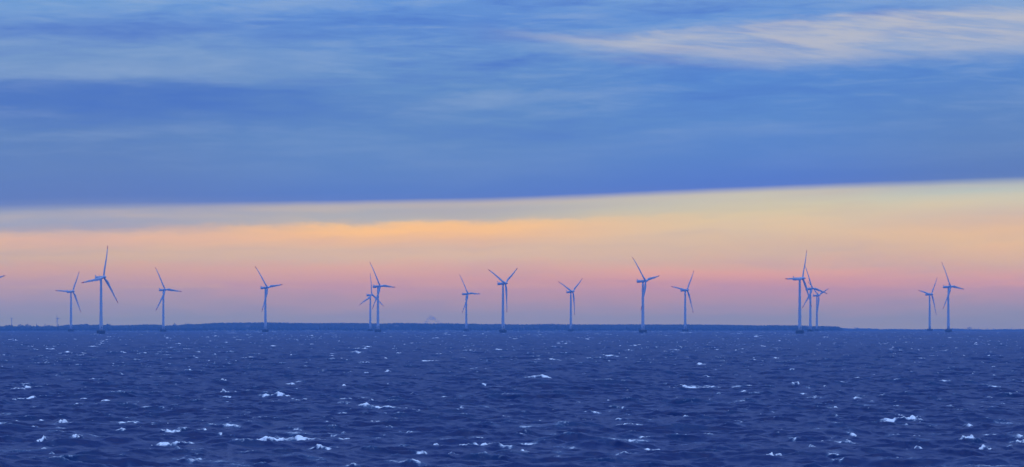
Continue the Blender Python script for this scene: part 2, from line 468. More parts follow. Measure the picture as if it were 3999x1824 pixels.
# ------------------------------------------------------------------ small old turbines far off on land
def make_far_turbine():
    root = bpy.data.objects.new('land_wind_turbine', None); COL.objects.link(root)
    bm = bmesh.new(); lathe(bm, [(1.5, 0), (0.75, 36)], 12); from_bm('tower', bm, M['farwhite'], root)
    bm = bmesh.new(); loft(bm, [rr_ring(x, w, h, 37, 10) for x, w, h in ((-5, .8, .8), (-4.5, 1.1, 1.1), (1.2, 1.1, 1.1), (1.6, .6, .6))])
    from_bm('nacelle', bm, M['farwhite'], root)
    bm = bmesh.new(); loft(bm, [[(x, r_ * math.cos(k * math.pi / 5), 37 + r_ * math.sin(k * math.pi / 5)) for k in range(10)] for x, r_ in ((1.5, .9), (2.6, .8), (3.6, .3))])
    from_bm('hub', bm, M['farwhite'], root)
    bm = bmesh.new()
    loft(bm, [[(t_ * w, y * w, s_) for t_, y in ((-.25, 0), (0, 1), (.25, 0), (0, -1))] for s_, w in ((0, .5), (3, 1.0), (9, .7), (14, .4), (16, .12))])
    bmesh.ops.recalc_face_normals(bm, faces=bm.faces)
    me = bpy.data.meshes.new('blade'); bm.to_mesh(me); bm.free(); me.materials.append(M['farwhite'])
    for k in range(3):
        o = link_mesh('blade', me, parent=root); o.location = (2.3, 0, 37)
    return root

def spin2(root, th):
    k = 0
    for ch in children(root):
        if ch.name.startswith('blade'):
            ch.rotation_euler = (-R(th + 120 * k), 0, 0); k += 1

FART = [  # px, hub row, D, scale, blade phase, label
 (46.5, 1244, 21000, 0.62, 65, 'smallest left land turbine above the bare trees, two blades in a V'),
 (225.5, 1244, 21000, 0.95, 336, 'slim grey land turbine beside a spruce, one blade leaning up left'),
 (3822, 1281, 23800, 0.36, 60, 'tiny hazy turbine nearest to the round tree on the right coast'),
 (3857, 1282.5, 23900, 0.42, 90, 'tiny hazy turbine second from the round tree on the right coast'),
 (3881, 1283, 23900, 0.36, 0, 'tiny hazy turbine third from the round tree on the right coast'),
 (3951, 1280.5, 23900, 0.42, 50, 'tiny hazy turbine nearest to the right edge of the picture'),
]
fproto = None
for px, row, D, s_, th, lb in FART:
    if fproto is None: fproto = o = make_far_turbine()
    else: o = copy_tree(fproto)
    x = D * (px - PX0) / F; hz = HC - D * (row - PY0) / F
    o.scale = (s_, s_, 1.0 if False else s_)
    base = hz - 37 * s_
    o.location = (x - 1.5 * s_, D, base)
    o.rotation_euler = (0, 0, R(-38))
    spin2(o, th)
    tag(o, lb, 'wind turbine', 'small wind turbines far off on land')

# ------------------------------------------------------------------ coast
PROFILE = [(-500,1272),(-200,1270),(-60,1272),(0,1274.5),(20,1277),(60,1276.5),(100,1276),(120,1278.5),(160,1279.5),(200,1279),(215,1277),(240,1273),(270,1269.5),(300,1269),(335,1267),(350,1271),(390,1268),(430,1272),(460,1272.5),(500,1271),(560,1268.5),(620,1269),(640,1272),(670,1272),(700,1271),(730,1267),(780,1266.5),(840,1262),(900,1261),(1000,1260.5),(1036,1260),(1100,1261),(1150,1262),(1250,1263.5),(1350,1262),(1400,1263),(1500,1265),(1540,1262.5),(1600,1263),(1700,1264.5),(1740,1263.5),(1780,1264.5),(1820,1266),(1850,1264.5),(1880,1267),(1950,1266.5),(2050,1268.5),(2100,1267.5),(2150,1266.5),(2230,1268),(2350,1268.5),(2450,1268),(2550,1268.5),(2700,1268),(2760,1269.5),(2850,1270),(2950,1272),(3000,1272),(3030,1271),(3060,1272),(3120,1271.5),(3150,1273.5),(3180,1275.5),(3200,1275),(3215,1274.5),(3232,1277),(3246,1276),(3262,1279.5),(3278,1284),(3300,1288),(3330,1291),(3380,1296)]
PROF2 = [(3150,1284),(3262,1284),(3290,1282.5),(3330,1285),(3345,1283.5),(3360,1284),(3420,1284.3),(3440,1287),(3460,1287),(3490,1286.3),(3520,1286),(3560,1288),(3590,1287),(3660,1286.5),(3700,1287),(3712,1284.5),(3740,1285),(3780,1287),(3830,1288),(3870,1288.3),(3900,1287),(3925,1286.3),(3960,1288),(3999,1286),(4200,1285),(4600,1286)]

def top_z(prof, px, D):
    row = np.interp(px, [p[0] for p in prof], [p[1] for p in prof]) - 1.3
    return HC - D * (row - PY0) / F

M['ground'] = material('coast_ground', (0.055, 0.06, 0.035), 0.9, 0.9, 0.01, (0.09, 0.08, 0.05))
M['forest'] = material('winter_woodland', (0.030, 0.035, 0.022), 0.9, 0.9, 0.02, (0.055, 0.048, 0.035))
M['conifer'] = material('spruce_green', (0.02, 0.035, 0.02), 0.9, 0.8, 0.05, (0.03, 0.05, 0.025))
M['bark'] = material('bark', (0.05, 0.04, 0.035), 0.9)

def terrain(name, prof, D0, D1, tree_h, p0, p1, label):
    n, m = 260, 9
    vs, fs = [], []
    for j in range(m):
        t_ = j / (m - 1); D = D0 + (D1 - D0) * t_
        for i in range(n):
            px = p0 + (p1 - p0) * i / (n - 1)
            x = D * (px - PX0) / F
            sz = sea_z(x, D)
            Dm = D0 + 0.55 * (D1 - D0)
            full = max(0.6, top_z(prof, px, Dm) - tree_h - sea_z(x, Dm))
            lift = min(1, t_ * 2.2)
            z = sz + (-0.8 if j == 0 else 0.5 + (full - 0.5) * lift)
            if prof is PROFILE and px > 3300: z = sz - 2
            vs.append((x, D, z))
    for j in range(m - 1):
        for i in range(n - 1):
            a_ = j * n + i; fs.append((a_, a_ + 1, a_ + n + 1, a_ + n))
    me = bpy.data.meshes.new(name); me.from_pydata(vs, [], fs); me.update()
    for p in me.polygons: p.use_smooth = True
    o = link_mesh(name, me, M['ground'])
    tag(o, label, None, None, 'structure')
    return o

terrain('terrain', PROFILE, 15050, 17200, 11, -400, 3340, None)
terrain('terrain', PROF2, 21300, 23500, 7.5, 3140, 4500, None)

rng = np.random.default_rng(7)
def crown_verts(kind):
    """a low but uneven crown of unit height, base at 0"""
    if kind == 0:     # broadleaf
        P = []
        for k, (h, r_) in enumerate(((0.0, 0.12), (0.22, 0.42), (0.5, 0.5), (0.78, 0.36), (0.97, 0.12))):
            for i in range(7):
                a = 2 * math.pi * (i + 0.5 * k) / 7; rr = r_ * rng.uniform(.72, 1.25)
                P.append((rr * math.cos(a), rr * math.sin(a), h + rng.uniform(-.05, .05)))
        return np.array(P), 5, 7
    P = []
    for k, (h, r_) in enumerate(((0.0, 0.28), (0.3, 0.2), (0.33, 0.24), (0.62, 0.12), (0.65, 0.15), (1.0, 0.012))):
        for i in range(6):
            a = 2 * math.pi * i / 6; rr = r_ * rng.uniform(.8, 1.2)
            P.append((rr * math.cos(a), rr * math.sin(a), h))
    return np.array(P), 6, 6

KINDS = [crown_verts(0) for _ in range(6)] + [crown_verts(1) for _ in range(4)]
def forest(name, prof, D0, D1, tree_h, p0, p1, count, conif, label, seed):
    r_ = np.random.default_rng(seed)
    V_, F_, off_ = [], [], 0
    for q in range(count):
        px = r_.uniform(p0, p1); u = r_.uniform(0.02, 1)
        D = D0 + (D1 - D0) * u
        x = D * (px - PX0) / F
        Dm = D0 + 0.55 * (D1 - D0)
        tz = top_z(prof, px, Dm)
        szm = sea_z(x, D)
        full = max(0.6, tz - tree_h - szm)
        ground = szm + 0.5 + (full - 0.5) * min(1, u * 2.2)
        h = tree_h * r_.uniform(0.86, 1.02)
        if prof is PROFILE and px > 3272: h *= max(0.0, (3300 - px) / 28)
        if h < 1: continue
        c_f = 0.12
        for (a0, a1) in conif:
            if a0 < px < a1: c_f = 0.75
        if r_.random() < c_f:
            P, kr, kn = KINDS[6 + r_.integers(4)]; wd = h * 0.95; h *= r_.uniform(0.95, 1.14)
        else:
            P, kr, kn = KINDS[r_.integers(6)]; wd = h * r_.uniform(0.8, 1.3)
        a = r_.uniform(0, 6.28); ca, sa = math.cos(a), math.sin(a)
        Q = np.stack([(P[:, 0] * ca - P[:, 1] * sa) * wd + x, (P[:, 0] * sa + P[:, 1] * ca) * wd + D, P[:, 2] * h + ground - 0.3], 1)
        V_.append(Q)
        for k in range(kr - 1):
            for i in range(kn):
                j = (i + 1) % kn
                F_.append((off_ + k * kn + i, off_ + k * kn + j, off_ + (k + 1) * kn + j, off_ + (k + 1) * kn + i))
        F_.append(tuple(off_ + (kr - 1) * kn + i for i in range(kn)))
        off_ += len(P)
    me = bpy.data.meshes.new(name); me.from_pydata(np.concatenate(V_).tolist(), [], F_); me.update()
    o = link_mesh(name, me, M['forest'])
    tag(o, label, 'woodland', None, 'stuff')
    return o

forest('forest', PROFILE, 15080, 16900, 11, -380, 3300, 9000, ((1020, 1160), (1520, 1830), (2080, 2240), (3000, 3120)), 'dark blue wooded shore stretching behind the turbines', 3)
forest('forest', PROF2, 21350, 23300, 7.5, 3150, 4450, 2600, ((3390, 3425), (3590, 3650)), 'low hazy wooded coast at the far right', 5)

# single trees that stand out on the skyline
def tree(kind, px, row_top, D, width_px, label, cat='tree', group='single trees on the skyline', hgt=None):
    x = D * (px - PX0) / F; zt = HC - D * (row_top - 1.6 - PY0) / F; ppm = F / D; width_px *= 1.3
    sz = sea_z(x, D)
    prof = PROFILE if D < 20000 else PROF2
    line = top_z(prof, px, D)
    base = max(sz + 0.6, line - 6) if hgt is None else zt - hgt
    h = zt - base; w = width_px / ppm
    root = bpy.data.objects.new('spruce_tree' if kind == 'spruce' else 'bare_tree', None); COL.objects.link(root)
    root.location = (x, D, base)
    r_ = random.Random(int(px * 7))
    bm = bmesh.new(); bar(bm, (0, 0, 0), (0, 0, h * 0.9), 0.35, 0.08, 6)
    if kind != 'spruce':
        for k in range(9):
            a = r_.uniform(0, 6.28); z0 = h * r_.uniform(.25, .55); rr = w * r_.uniform(.25, .45)
            bar(bm, (0, 0, z0), (rr * math.cos(a), rr * math.sin(a), z0 + h * r_.uniform(.2, .4)), 0.18, 0.04, 4)
    from_bm('trunk', bm, M['bark'], root)
    bm = bmesh.new()
    if kind == 'spruce':
        n = 8
        for k in range(n):
            z0 = h * (0.12 + 0.84 * k / n); z1 = z0 + h * 0.2; rad = w * 0.5 * (1 - k / n) ** 0.8 + 0.15
            ring = [bm.verts.new((rad * r_.uniform(.75, 1.2) * math.cos(i * .785), rad * r_.uniform(.75, 1.2) * math.sin(i * .785), z0 + r_.uniform(-.25, .25))) for i in range(8)]
            tip = bm.verts.new((0, 0, min(z1, h)))
            for i in range(8): bm.faces.new((ring[i], ring[(i + 1) % 8], tip))
        from_bm('crown', bm, M['conifer'], root, smooth=False)
    else:
        for k in range(420):       # twig clumps
            a = r_.uniform(0, 6.28); el_ = math.asin(r_.uniform(-0.6, 1)); rr = r_.uniform(.35, 1) ** 0.5
            p = Vector((w * .5 * rr * math.cos(a) * math.cos(el_), w * .5 * rr * math.sin(a) * math.cos(el_), h * .60 + h * .38 * rr * math.sin(el_)))
            s1 = r_.uniform(.35, .8)
            vs = [bm.verts.new(p + Vector((r_.uniform(-1, 1), r_.uniform(-1, 1), r_.uniform(-1, 1))) * s1) for _ in range(4)]
            for t3 in ((0, 1, 2), (0, 1, 3), (0, 2, 3), (1, 2, 3)): bm.faces.new([vs[q] for q in t3])
        from_bm('crown', bm, M['forest'], root, smooth=False)
    tag(root, label, cat, group)
    return root

tree('bare', 26, 1270.5, 16300, 15, 'broad bare tree at the far left, left of the smallest land turbine')
tree('bare', 36, 1270.0, 16200, 9, 'narrow bare tree touching the left of the smallest land turbine')
tree('bare', 46, 1269.5, 16100, 12, 'bushy tree hiding the foot of the smallest land turbine')
tree('bare', 78, 1267.5, 16300, 13, 'rounded bare tree, first tall one right of the smallest land turbine')
tree('bare', 88, 1271.0, 16100, 11, 'low round tree between two taller rounded trees')
tree('bare', 106, 1267.0, 16200, 12, 'tallest rounded tree left of the two spires')
tree('bare', 118, 1271.5, 16300, 7, 'thin bare tree right of the tallest rounded tree')
tree('bare', 130, 1274.0, 16000, 8, 'squat tree like a gable left of the tall pointed spruce')
tree('spruce', 143, 1264.5, 16200, 6.5, 'tallest dark spruce, pointed, alone above the low trees')
tree('bare', 148, 1273.0, 16100, 8, 'low tree at the right foot of the tallest spruce')
tree('spruce', 158, 1273.0, 16100, 7, 'short wide spruce between the two tall pointed ones')
tree('spruce', 176, 1264.7, 16200, 4.5, 'thin needle-like spruce right of the tallest one')
tree('bare', 184, 1271.5, 16400, 9, 'pale airy tree touching the needle-like spruce')
tree('bare', 192, 1271.2, 16500, 8, 'airy tree second to the right of the needle-like spruce')
tree('bare', 203, 1272.5, 16000, 8, 'rounded low tree left of the slim grey land turbine')
tree('spruce', 229, 1266.0, 16100, 4.5, 'narrow spruce against the tower of the slim grey land turbine')
tree('bare', 420, 1266.5, 16200, 8, 'airy tree right behind the tallest left turbine')
tree('bare', 428, 1267.0, 16300, 7, 'second airy tree, right of the tallest left turbine')
tree('bare', 338, 1266.0, 16200, 11, 'rounded tree on the slope left of the tallest left turbine')
tree('spruce', 681, 1262.0, 16200, 6, 'highest spruce of the clump right of the third turbine')
tree('spruce', 686, 1264.5, 16250, 6, 'lower spruce leaning on the clump right of the third turbine')
tree('spruce', 677, 1266.0, 16150, 6, 'left lower spruce of the clump right of the third turbine')
tree('spruce', 725, 1262.5, 16200, 6, 'left spruce of the two standing where the shore starts to rise')
tree('spruce', 732, 1264.0, 16200, 6, 'right spruce of the two standing where the shore starts to rise')
tree('bare', 3786, 1277.0, 20500, 16, 'large round hazy tree alone on the low right coast', hgt=17)
tree('spruce', 3806.5, 1281.0, 20500, 3.5, 'thin hazy spruce right of the large round tree', hgt=13)
tree('bare', 3717, 1282.3, 20500, 5, 'small hazy tree just right of the last big turbine', hgt=12)
tree('bare', 3349, 1280.5, 20500, 10, 'hazy tree beside the thin mast on the right coast', hgt=13)
tree('bare', 3286, 1280.6, 20500, 12, 'hazy tree where the higher wooded shore ends on the right', hgt=14)

# thin mast on the right coast
D = 20500; x = D * (3339 - PX0) / F; zt = HC - D * (1277.6 - PY0) / F
root = bpy.data.objects.new('mast', None); COL.objects.link(root); root.location = (x, D, zt - 22)
bm = bmesh.new(); bar(bm, (0, 0, 0), (0, 0, 20), 0.8, 0.6); from_bm('pole', bm, M['dark'], root)
bm = bmesh.new(); lathe(bm, [(0.6, 19), (1.6, 19.6), (1.6, 21.6), (0.5, 22)], 10); from_bm('mast_head', bm, M['dark'], root)
tag(root, 'thin mast with a small head standing on the hazy right coast', 'mast')

# ------------------------------------------------------------------ small houses on the shore
M['wall'] = material('limewash', (0.32, 0.31, 0.29), 0.8)
M['roof'] = material('grey_roof', (0.13, 0.1, 0.09), 0.8)
M['pane'] = material('house_glass', (0.03, 0.04, 0.06), 0.2)
def house(px, row, label, w=11, d=7, rot=0):
    D = 15260.0; x = D * (px - PX0) / F; z = HC - D * (row - PY0) / F
    z = max(z, sea_z(x, D) + 0.6)
    root = bpy.data.objects.new('house', None); COL.objects.link(root); root.location = (x, D, z); root.rotation_euler = (0, 0, rot)
    bm = bmesh.new(); hw, hd = w / 2, d / 2
    pts = [(-hw, -hd, -2), (hw, -hd, -2), (hw, hd, -2), (-hw, hd, -2), (-hw, -hd, 3), (hw, -hd, 3), (hw, hd, 3), (-hw, hd, 3), (-hw, 0, 5.4), (hw, 0, 5.4)]
    v = [bm.verts.new(p) for p in pts]
    for f in ((0, 1, 5, 4), (2, 3, 7, 6), (1, 2, 6, 9, 5), (3, 0, 4, 8, 7), (3, 2, 1, 0), (4, 5, 9, 8), (6, 7, 8, 9)): bm.faces.new([v[i] for i in f])
    from_bm('wall', bm, M['wall'], root, smooth=False)
    bm = bmesh.new()
    for sgn in (-1, 1):
        q = [(-hw - .4, sgn * (hd + .5), 2.8), (hw + .4, sgn * (hd + .5), 2.8), (hw + .4, 0, 5.65), (-hw - .4, 0, 5.65)]
        lo = [bm.verts.new(p) for p in q]; up = [bm.verts.new((p[0], p[1], p[2] + .25)) for p in q]
        bm.faces.new(lo); bm.faces.new(up)
        for i in range(4): bm.faces.new((lo[i], lo[(i + 1) % 4], up[(i + 1) % 4], up[i]))
    from_bm('roof', bm, M['roof'], root, smooth=False)
    for wx in (-3.2, 0, 3.2):
        bm = bmesh.new(); bmesh.ops.create_cube(bm, size=1, matrix=Matrix.Translation((wx, -hd - .03, 1.5)) @ Matrix.Diagonal((1.1, .1, 1.2, 1)))
        from_bm('window', bm, M['pane'], root, smooth=False)
    tag(root, label, 'house', 'small houses along the far shore')
house(125, 1288.6, 'small pale house low on the shore under the tall pointed spruce')
house(966, 1280, 'small pale house high in the dark wood left of the lone turbine', rot=.3)
house(1549, 1279.5, 'small pale house in the wood right of the overlapping pair of turbines', rot=-.3)
house(1373, 1287, 'small pale house at the waterline left of the overlapping pair of turbines', w=13)
house(2037, 1284.5, 'small pale house in the wood right of the big V-shaped turbine', rot=.2)

# ------------------------------------------------------------------ far smoke
def smoke():
    m = bpy.data.materials.new('smoke'); m.use_nodes = True; t = m.node_tree; t.nodes.clear(); q = NB(t)
    out = q.n('ShaderNodeOutputMaterial'); pv = q.n('ShaderNodeVolumePrincipled')
    pv.inputs['Color'].default_value = (0.62, 0.82, 1.0, 1)
    pos = q.n('ShaderNodeNewGeometry').outputs['Position']
    nz = q.noise(pos, 0.11, 5, 0.6)
    q.put(pv.inputs['Density'], q.smooth(nz, 0.38, 0.64, 0.0, 0.05))
    t.links.new(pv.outputs[0], out.inputs['Volume'])
    D = 21500.0
    path = [(1652, 1263, 3), (1662, 1259, 4.5), (1671, 1252, 6), (1676, 1246, 7), (1682, 1241.5, 8), (1690, 1243, 7.5), (1697, 1249, 6.5), (1704, 1254, 5), (1714, 1259, 3.6), (1728, 1262.5, 2.4)]
    bm = bmesh.new(); r_ = random.Random(4)
    for i in range(len(path) - 1):
        for k in range(5):
            f = k / 5
            px, row, w = [path[i][j] * (1 - f) + path[i + 1][j] * f for j in range(3)]
            x = D * (px + r_.uniform(-1, 1) - PX0) / F; z = HC - D * (row + r_.uniform(-1, 1) - PY0) / F
            bmesh.ops.create_icosphere(bm, subdivisions=2, radius=w * 0.9 * r_.uniform(.8, 1.15), matrix=Matrix.Translation((x, D + r_.uniform(-6, 6), z)))
    for k in range(6):
        x = D * (1687 - PX0) / F; z = HC - D * (1245 + k * 3 - PY0) / F
        bmesh.ops.create_icosphere(bm, subdivisions=2, radius=3.0, matrix=Matrix.Translation((x, D, z)))
    me = bpy.data.meshes.new('smoke'); bm.to_mesh(me); bm.free()
    o = link_mesh('smoke', me, m)
    md = o.modifiers.new('remesh', 'REMESH'); md.mode = 'VOXEL'; md.voxel_size = 1.2
    tag(o, 'faint pale blue plume of smoke arching above the distant wood', 'smoke', None, 'stuff')
smoke()

# ------------------------------------------------------------------ the sea
WD = np.array((-0.62, 0.78)); WD /= np.linalg.norm(WD)
G = 9.81
def ocean_tile(L, N, kmin, kmax, hs, kp, seed, times, chop):
    r_ = np.random.default_rng(seed)
    k1 = np.fft.fftfreq(N, L / N) * 2 * np.pi
    kx, ky = np.meshgrid(k1, k1, indexing='xy')
    k = np.sqrt(kx ** 2 + ky ** 2); k[0, 0] = 1e-6
    w = np.sqrt(G * k); wp = math.sqrt(G * kp)
    sig = np.where(w < wp, 0.07, 0.09)
    S = k ** -4.0 * np.exp(-1.25 * (kp / k) ** 2) * 2.8 ** np.exp(-((w / wp - 1) ** 2) / (2 * sig ** 2))
    cs = (kx * WD[0] + ky * WD[1]) / k
    s_exp = np.clip(14 * (k / kp) ** -0.6, 1.5, 14)
    Dr = np.maximum(0.0, (1 + cs) / 2) ** s_exp
    P = S * Dr
    P[(k < kmin) | (k >= kmax)] = 0
    amp = np.sqrt(P)
    ph = r_.normal(size=(N, N)) + 1j * r_.normal(size=(N, N))
    h0 = amp * ph
    def fld(t_):
        return h0 * np.exp(-1j * w * t_)
    hk = fld(0)
    h = np.fft.ifft2(hk).real
    sc_ = hs / 4 / h.std()
    h0 = h0 * sc_
    hk = fld(0)
    out = {'h': np.fft.ifft2(hk).real}
    ikx, iky = 1j * kx / k, 1j * ky / k
    out['dx'] = np.fft.ifft2(ikx * hk).real * chop
    out['dy'] = np.fft.ifft2(iky * hk).real * chop
    out['jxx'] = np.fft.ifft2(-kx * kx / k * hk).real * chop
    out['jyy'] = np.fft.ifft2(-ky * ky / k * hk).real * chop
    out['jxy'] = np.fft.ifft2(-kx * ky / k * hk).real * chop
    trail = np.zeros((N, N))
    for i, t_ in enumerate(times):
        hk = fld(-t_)
        a = 1 + np.fft.ifft2(-kx * kx / k * hk).real * chop
        b_ = 1 + np.fft.ifft2(-ky * ky / k * hk).real * chop
        c_ = np.fft.ifft2(-kx * ky / k * hk).real * chop
        J = a * b_ - c_ * c_
        thr = np.percentile(J, 1.6)
        trail = np.maximum(trail, np.clip((thr + 0.05 - J) / 0.16, 0, 1) * 0.86 ** i)
    out['trail'] = trail
    return {k_: v.astype(np.float32) for k_, v in out.items()}, L, N

def samp(tile, key, X, Y):
    d, L, N = tile; A = d[key]
    u = (X / L * N) % N; v = (Y / L * N) % N
    i = np.floor(u).astype(np.int32); j = np.floor(v).astype(np.int32)
    fu = (u - i).astype(np.float32); fv = (v - j).astype(np.float32)
    i %= N; j %= N; i1 = (i + 1) % N; j1 = (j + 1) % N
    return (A[j, i] * (1 - fu) + A[j, i1] * fu) * (1 - fv) + (A[j1, i] * (1 - fu) + A[j1, i1] * fu) * fv

CH = 1.05
tA = ocean_tile(613.0, 1536, 0.0, 2.4, 1.5, 0.225, 11, [0, .4, .8, 1.2, 1.6, 2.0, 2.4, 2.8], CH)
tB = ocean_tile(347.0, 1024, 0.0, 2.4, 0.52, 0.42, 12, [0, .6], CH)
tC = ocean_tile(89.0, 512, 2.4, 14.0, 0.15, 0.6, 13, [0], CH)

# rows (range) and columns (azimuth)
def rows_of():
    r = [20.0]
    while r[-1] < 560: r.append(r[-1] * 1.05)
    D_ = 575.0
    while D_ < 15600:
        r.append(D_)
        D_ += 0.62 if D_ < 1200 else (0.62 * (D_ / 1200) ** 1.35)
    while D_ < 24700:
        r.append(D_); D_ += 400
    return np.array(r)
rows = rows_of()
FA = R(5.25)
NA = 860
az_f = np.linspace(-FA, FA, NA)
co = FA + np.cumsum(np.linspace(0.002, 0.22, 28)); co = co[co < math.pi]
co = np.append(co, math.pi)
azs = np.concatenate([-co[::-1], az_f, co])
RR, AA = np.meshgrid(rows, azs, indexing='ij')
X0 = (RR * np.sin(AA)); Y0 = (RR * np.cos(AA))
fine = np.clip(1 - (np.abs(AA) - FA) / R(1.2), 0, 1) * np.clip((RR - 300) / 250, 0, 1)
nr, na = X0.shape
print('sea grid', nr, na, nr * na)
hh = samp(tA, 'h', X0, Y0) + samp(tB, 'h', X0, Y0) + samp(tC, 'h', X0, Y0)
ddx = samp(tA, 'dx', X0, Y0) + samp(tB, 'dx', X0, Y0) + samp(tC, 'dx', X0, Y0)
ddy = samp(tA, 'dy', X0, Y0) + samp(tB, 'dy', X0, Y0) + samp(tC, 'dy', X0, Y0)
jxx = samp(tA, 'jxx', X0, Y0) + samp(tB, 'jxx', X0, Y0) + 0.5 * samp(tC, 'jxx', X0, Y0)
jyy = samp(tA, 'jyy', X0, Y0) + samp(tB, 'jyy', X0, Y0) + 0.5 * samp(tC, 'jyy', X0, Y0)
jxy = samp(tA, 'jxy', X0, Y0) + samp(tB, 'jxy', X0, Y0) + 0.5 * samp(tC, 'jxy', X0, Y0)
J = (1 + jxx) * (1 + jyy) - jxy ** 2
sub = J[200:, 40:-40]
thr = np.percentile(sub, 0.55)
sc_w = max(0.05, np.percentile(sub, 2.6) - thr)
print('J percentiles', np.percentile(sub, [0.5, 1.3, 3, 6, 50]), 'height std', hh.std())
foam = np.clip((thr + 0.25 * sc_w - J) / sc_w * 1.1, 0, 1)
patch = 0.5 + 0.5 * np.sin(X0 / 47 + 1.3 * np.sin(Y0 / 260)) * np.sin(Y0 / 171 + 1.7 * np.sin(X0 / 83))
foam *= (0.45 + 0.65 * patch)
foam *= np.clip(0.72 + RR / 40000, 0.72, 0.92)
foam = np.maximum(foam, 0.27 * samp(tA, 'trail', X0, Y0))
# breakers: crest position (photo px, row of its foot), length px, crest lift m, slant, foam strength
BREAK = [
 (1085,1735,250,0.75,-.10,1.0),(1252,1752,70,0.45,.25,.8),(695,1738,120,0.5,.12,.9),(1915,1758,130,0.6,.30,1.0),(1840,1742,110,0.4,.0,.8),
 (1080,1552,95,0.85,.35,1.0),(1150,1567,60,0.3,.2,.6),(1480,1600,170,0.6,.10,.9),(1620,1608,120,0.45,.12,.8),(870,1675,110,0.4,.02,.9),
 (3520,1647,130,0.7,.22,1.0),(3785,1728,70,0.95,.1,1.0),(3830,1770,60,0.6,.3,.9),(3570,1775,80,0.5,-.05,.8),(3020,1800,70,0.8,.35,.9),
 (2670,1523,120,0.75,.12,1.0),(2770,1518,120,0.4,.05,.8),(2900,1520,110,0.45,.04,.8),(2850,1540,50,0.35,.3,.7),(2460,1672,90,0.5,.05,.8),
 (2365,1397,90,0.5,.06,1.0),(2470,1398,40,0.35,.0,.8),(2135,1408,100,0.5,.05,1.0),(1680,1414,110,0.6,.06,1.0),(1800,1417,60,0.3,.0,.8),
 (935,1401,80,0.5,.02,1.0),(1860,1447,60,0.35,.0,.8),(1835,1432,40,0.5,.1,.9),(110,1562,70,0.6,.05,.9),(60,1572,30,.5,.1,.8),(160,1583,50,.3,.2,.7),
 (250,1655,40,0.5,-.3,.9),(250,1678,30,0.4,0,.9),(300,1722,50,0.6,.2,.9),(160,1740,30,0.6,-.2,.9),(520,1775,60,0.5,.2,.9),(650,1695,50,0.4,.3,.8),(655,1665,24,0.5,.2,.9),
 (3640,1495,90,0.55,.08,1.0),(3430,1502,110,0.35,-.04,.8),(3560,1497,80,.35,.2,.7),(3660,1382,60,0.5,.2,.9),(3105,1510,28,0.8,.1,1.0),(3345,1565,40,.4,.05,.9),(3500,1590,50,.4,.2,.8),
 (3830,1497,40,.4,.0,.8),(3980,1737,50,.5,.1,.8),(3600,1418,60,.4,.0,.8),(3030,1405,20,.6,.1,1),(3555,1460,20,.6,-.1,1),(3885,1439,25,.5,0,1),
 (2678,1300,40,1.0,0,1.2),(400,1309,26,.8,0,.7),(3128,1308,24,.8,0,.7),(2512,1307,22,.8,0,.6),(1966,1305,18,.8,0,.6),
 (1348,1513,36,.6,.05,1.0),(1430,1462,20,.7,.1,1),(1515,1457,22,.6,0,1),(1545,1430,30,.5,.1,1),(1500,1402,26,.5,.1,.9),(1430,1420,30,.5,.1,.9),(1730,1345,40,.5,.1,.9),
 (2735,1427,50,.5,.05,1),(2475,1428,26,.5,.05,.9),(2590,1371,50,.4,.0,1),(2110,1345,16,.5,0,1),(2760,1477,30,.4,-.05,.9),(880,1540,36,.6,.1,.9),(870,1490,20,.6,.1,.9),
 (400,1335,34,.7,0,1),(130,1369,34,.5,0,.9),(205,1366,40,.4,0,.9),(465,1470,40,.5,.1,.8),(380,1493,50,.4,0,.9),(1200,1348,60,.6,.06,1),(1395,1366,50,.5,.03,1),(3085,1328,34,.5,.04,1),
 (2310,1620,60,.35,.2,.7),(2640,1720,50,.4,.3,.8),(2550,1765,80,.35,.05,.7),(2040,1770,50,.4,0,.7),(2470,1700,24,.6,.1,.7),(1970,1630,40,.35,0,.8),(1700,1752,60,.35,.1,.7),(1610,1700,40,.4,.1,.7),
]
def dist_of(row):
    s_ = (row - PY0) / F           # HC/D + D/RE2 = s
    return (s_ - math.sqrt(s_ * s_ - 4 * HC / RE2)) * RE2 / 2
def wav(x, r_, sc_):
    v = 0
    for q in range(6): v = v + np.sin(x * sc_ * 1.9 ** q + r_.uniform(0, 6.28)) * 0.66 ** q
    return v / 1.8
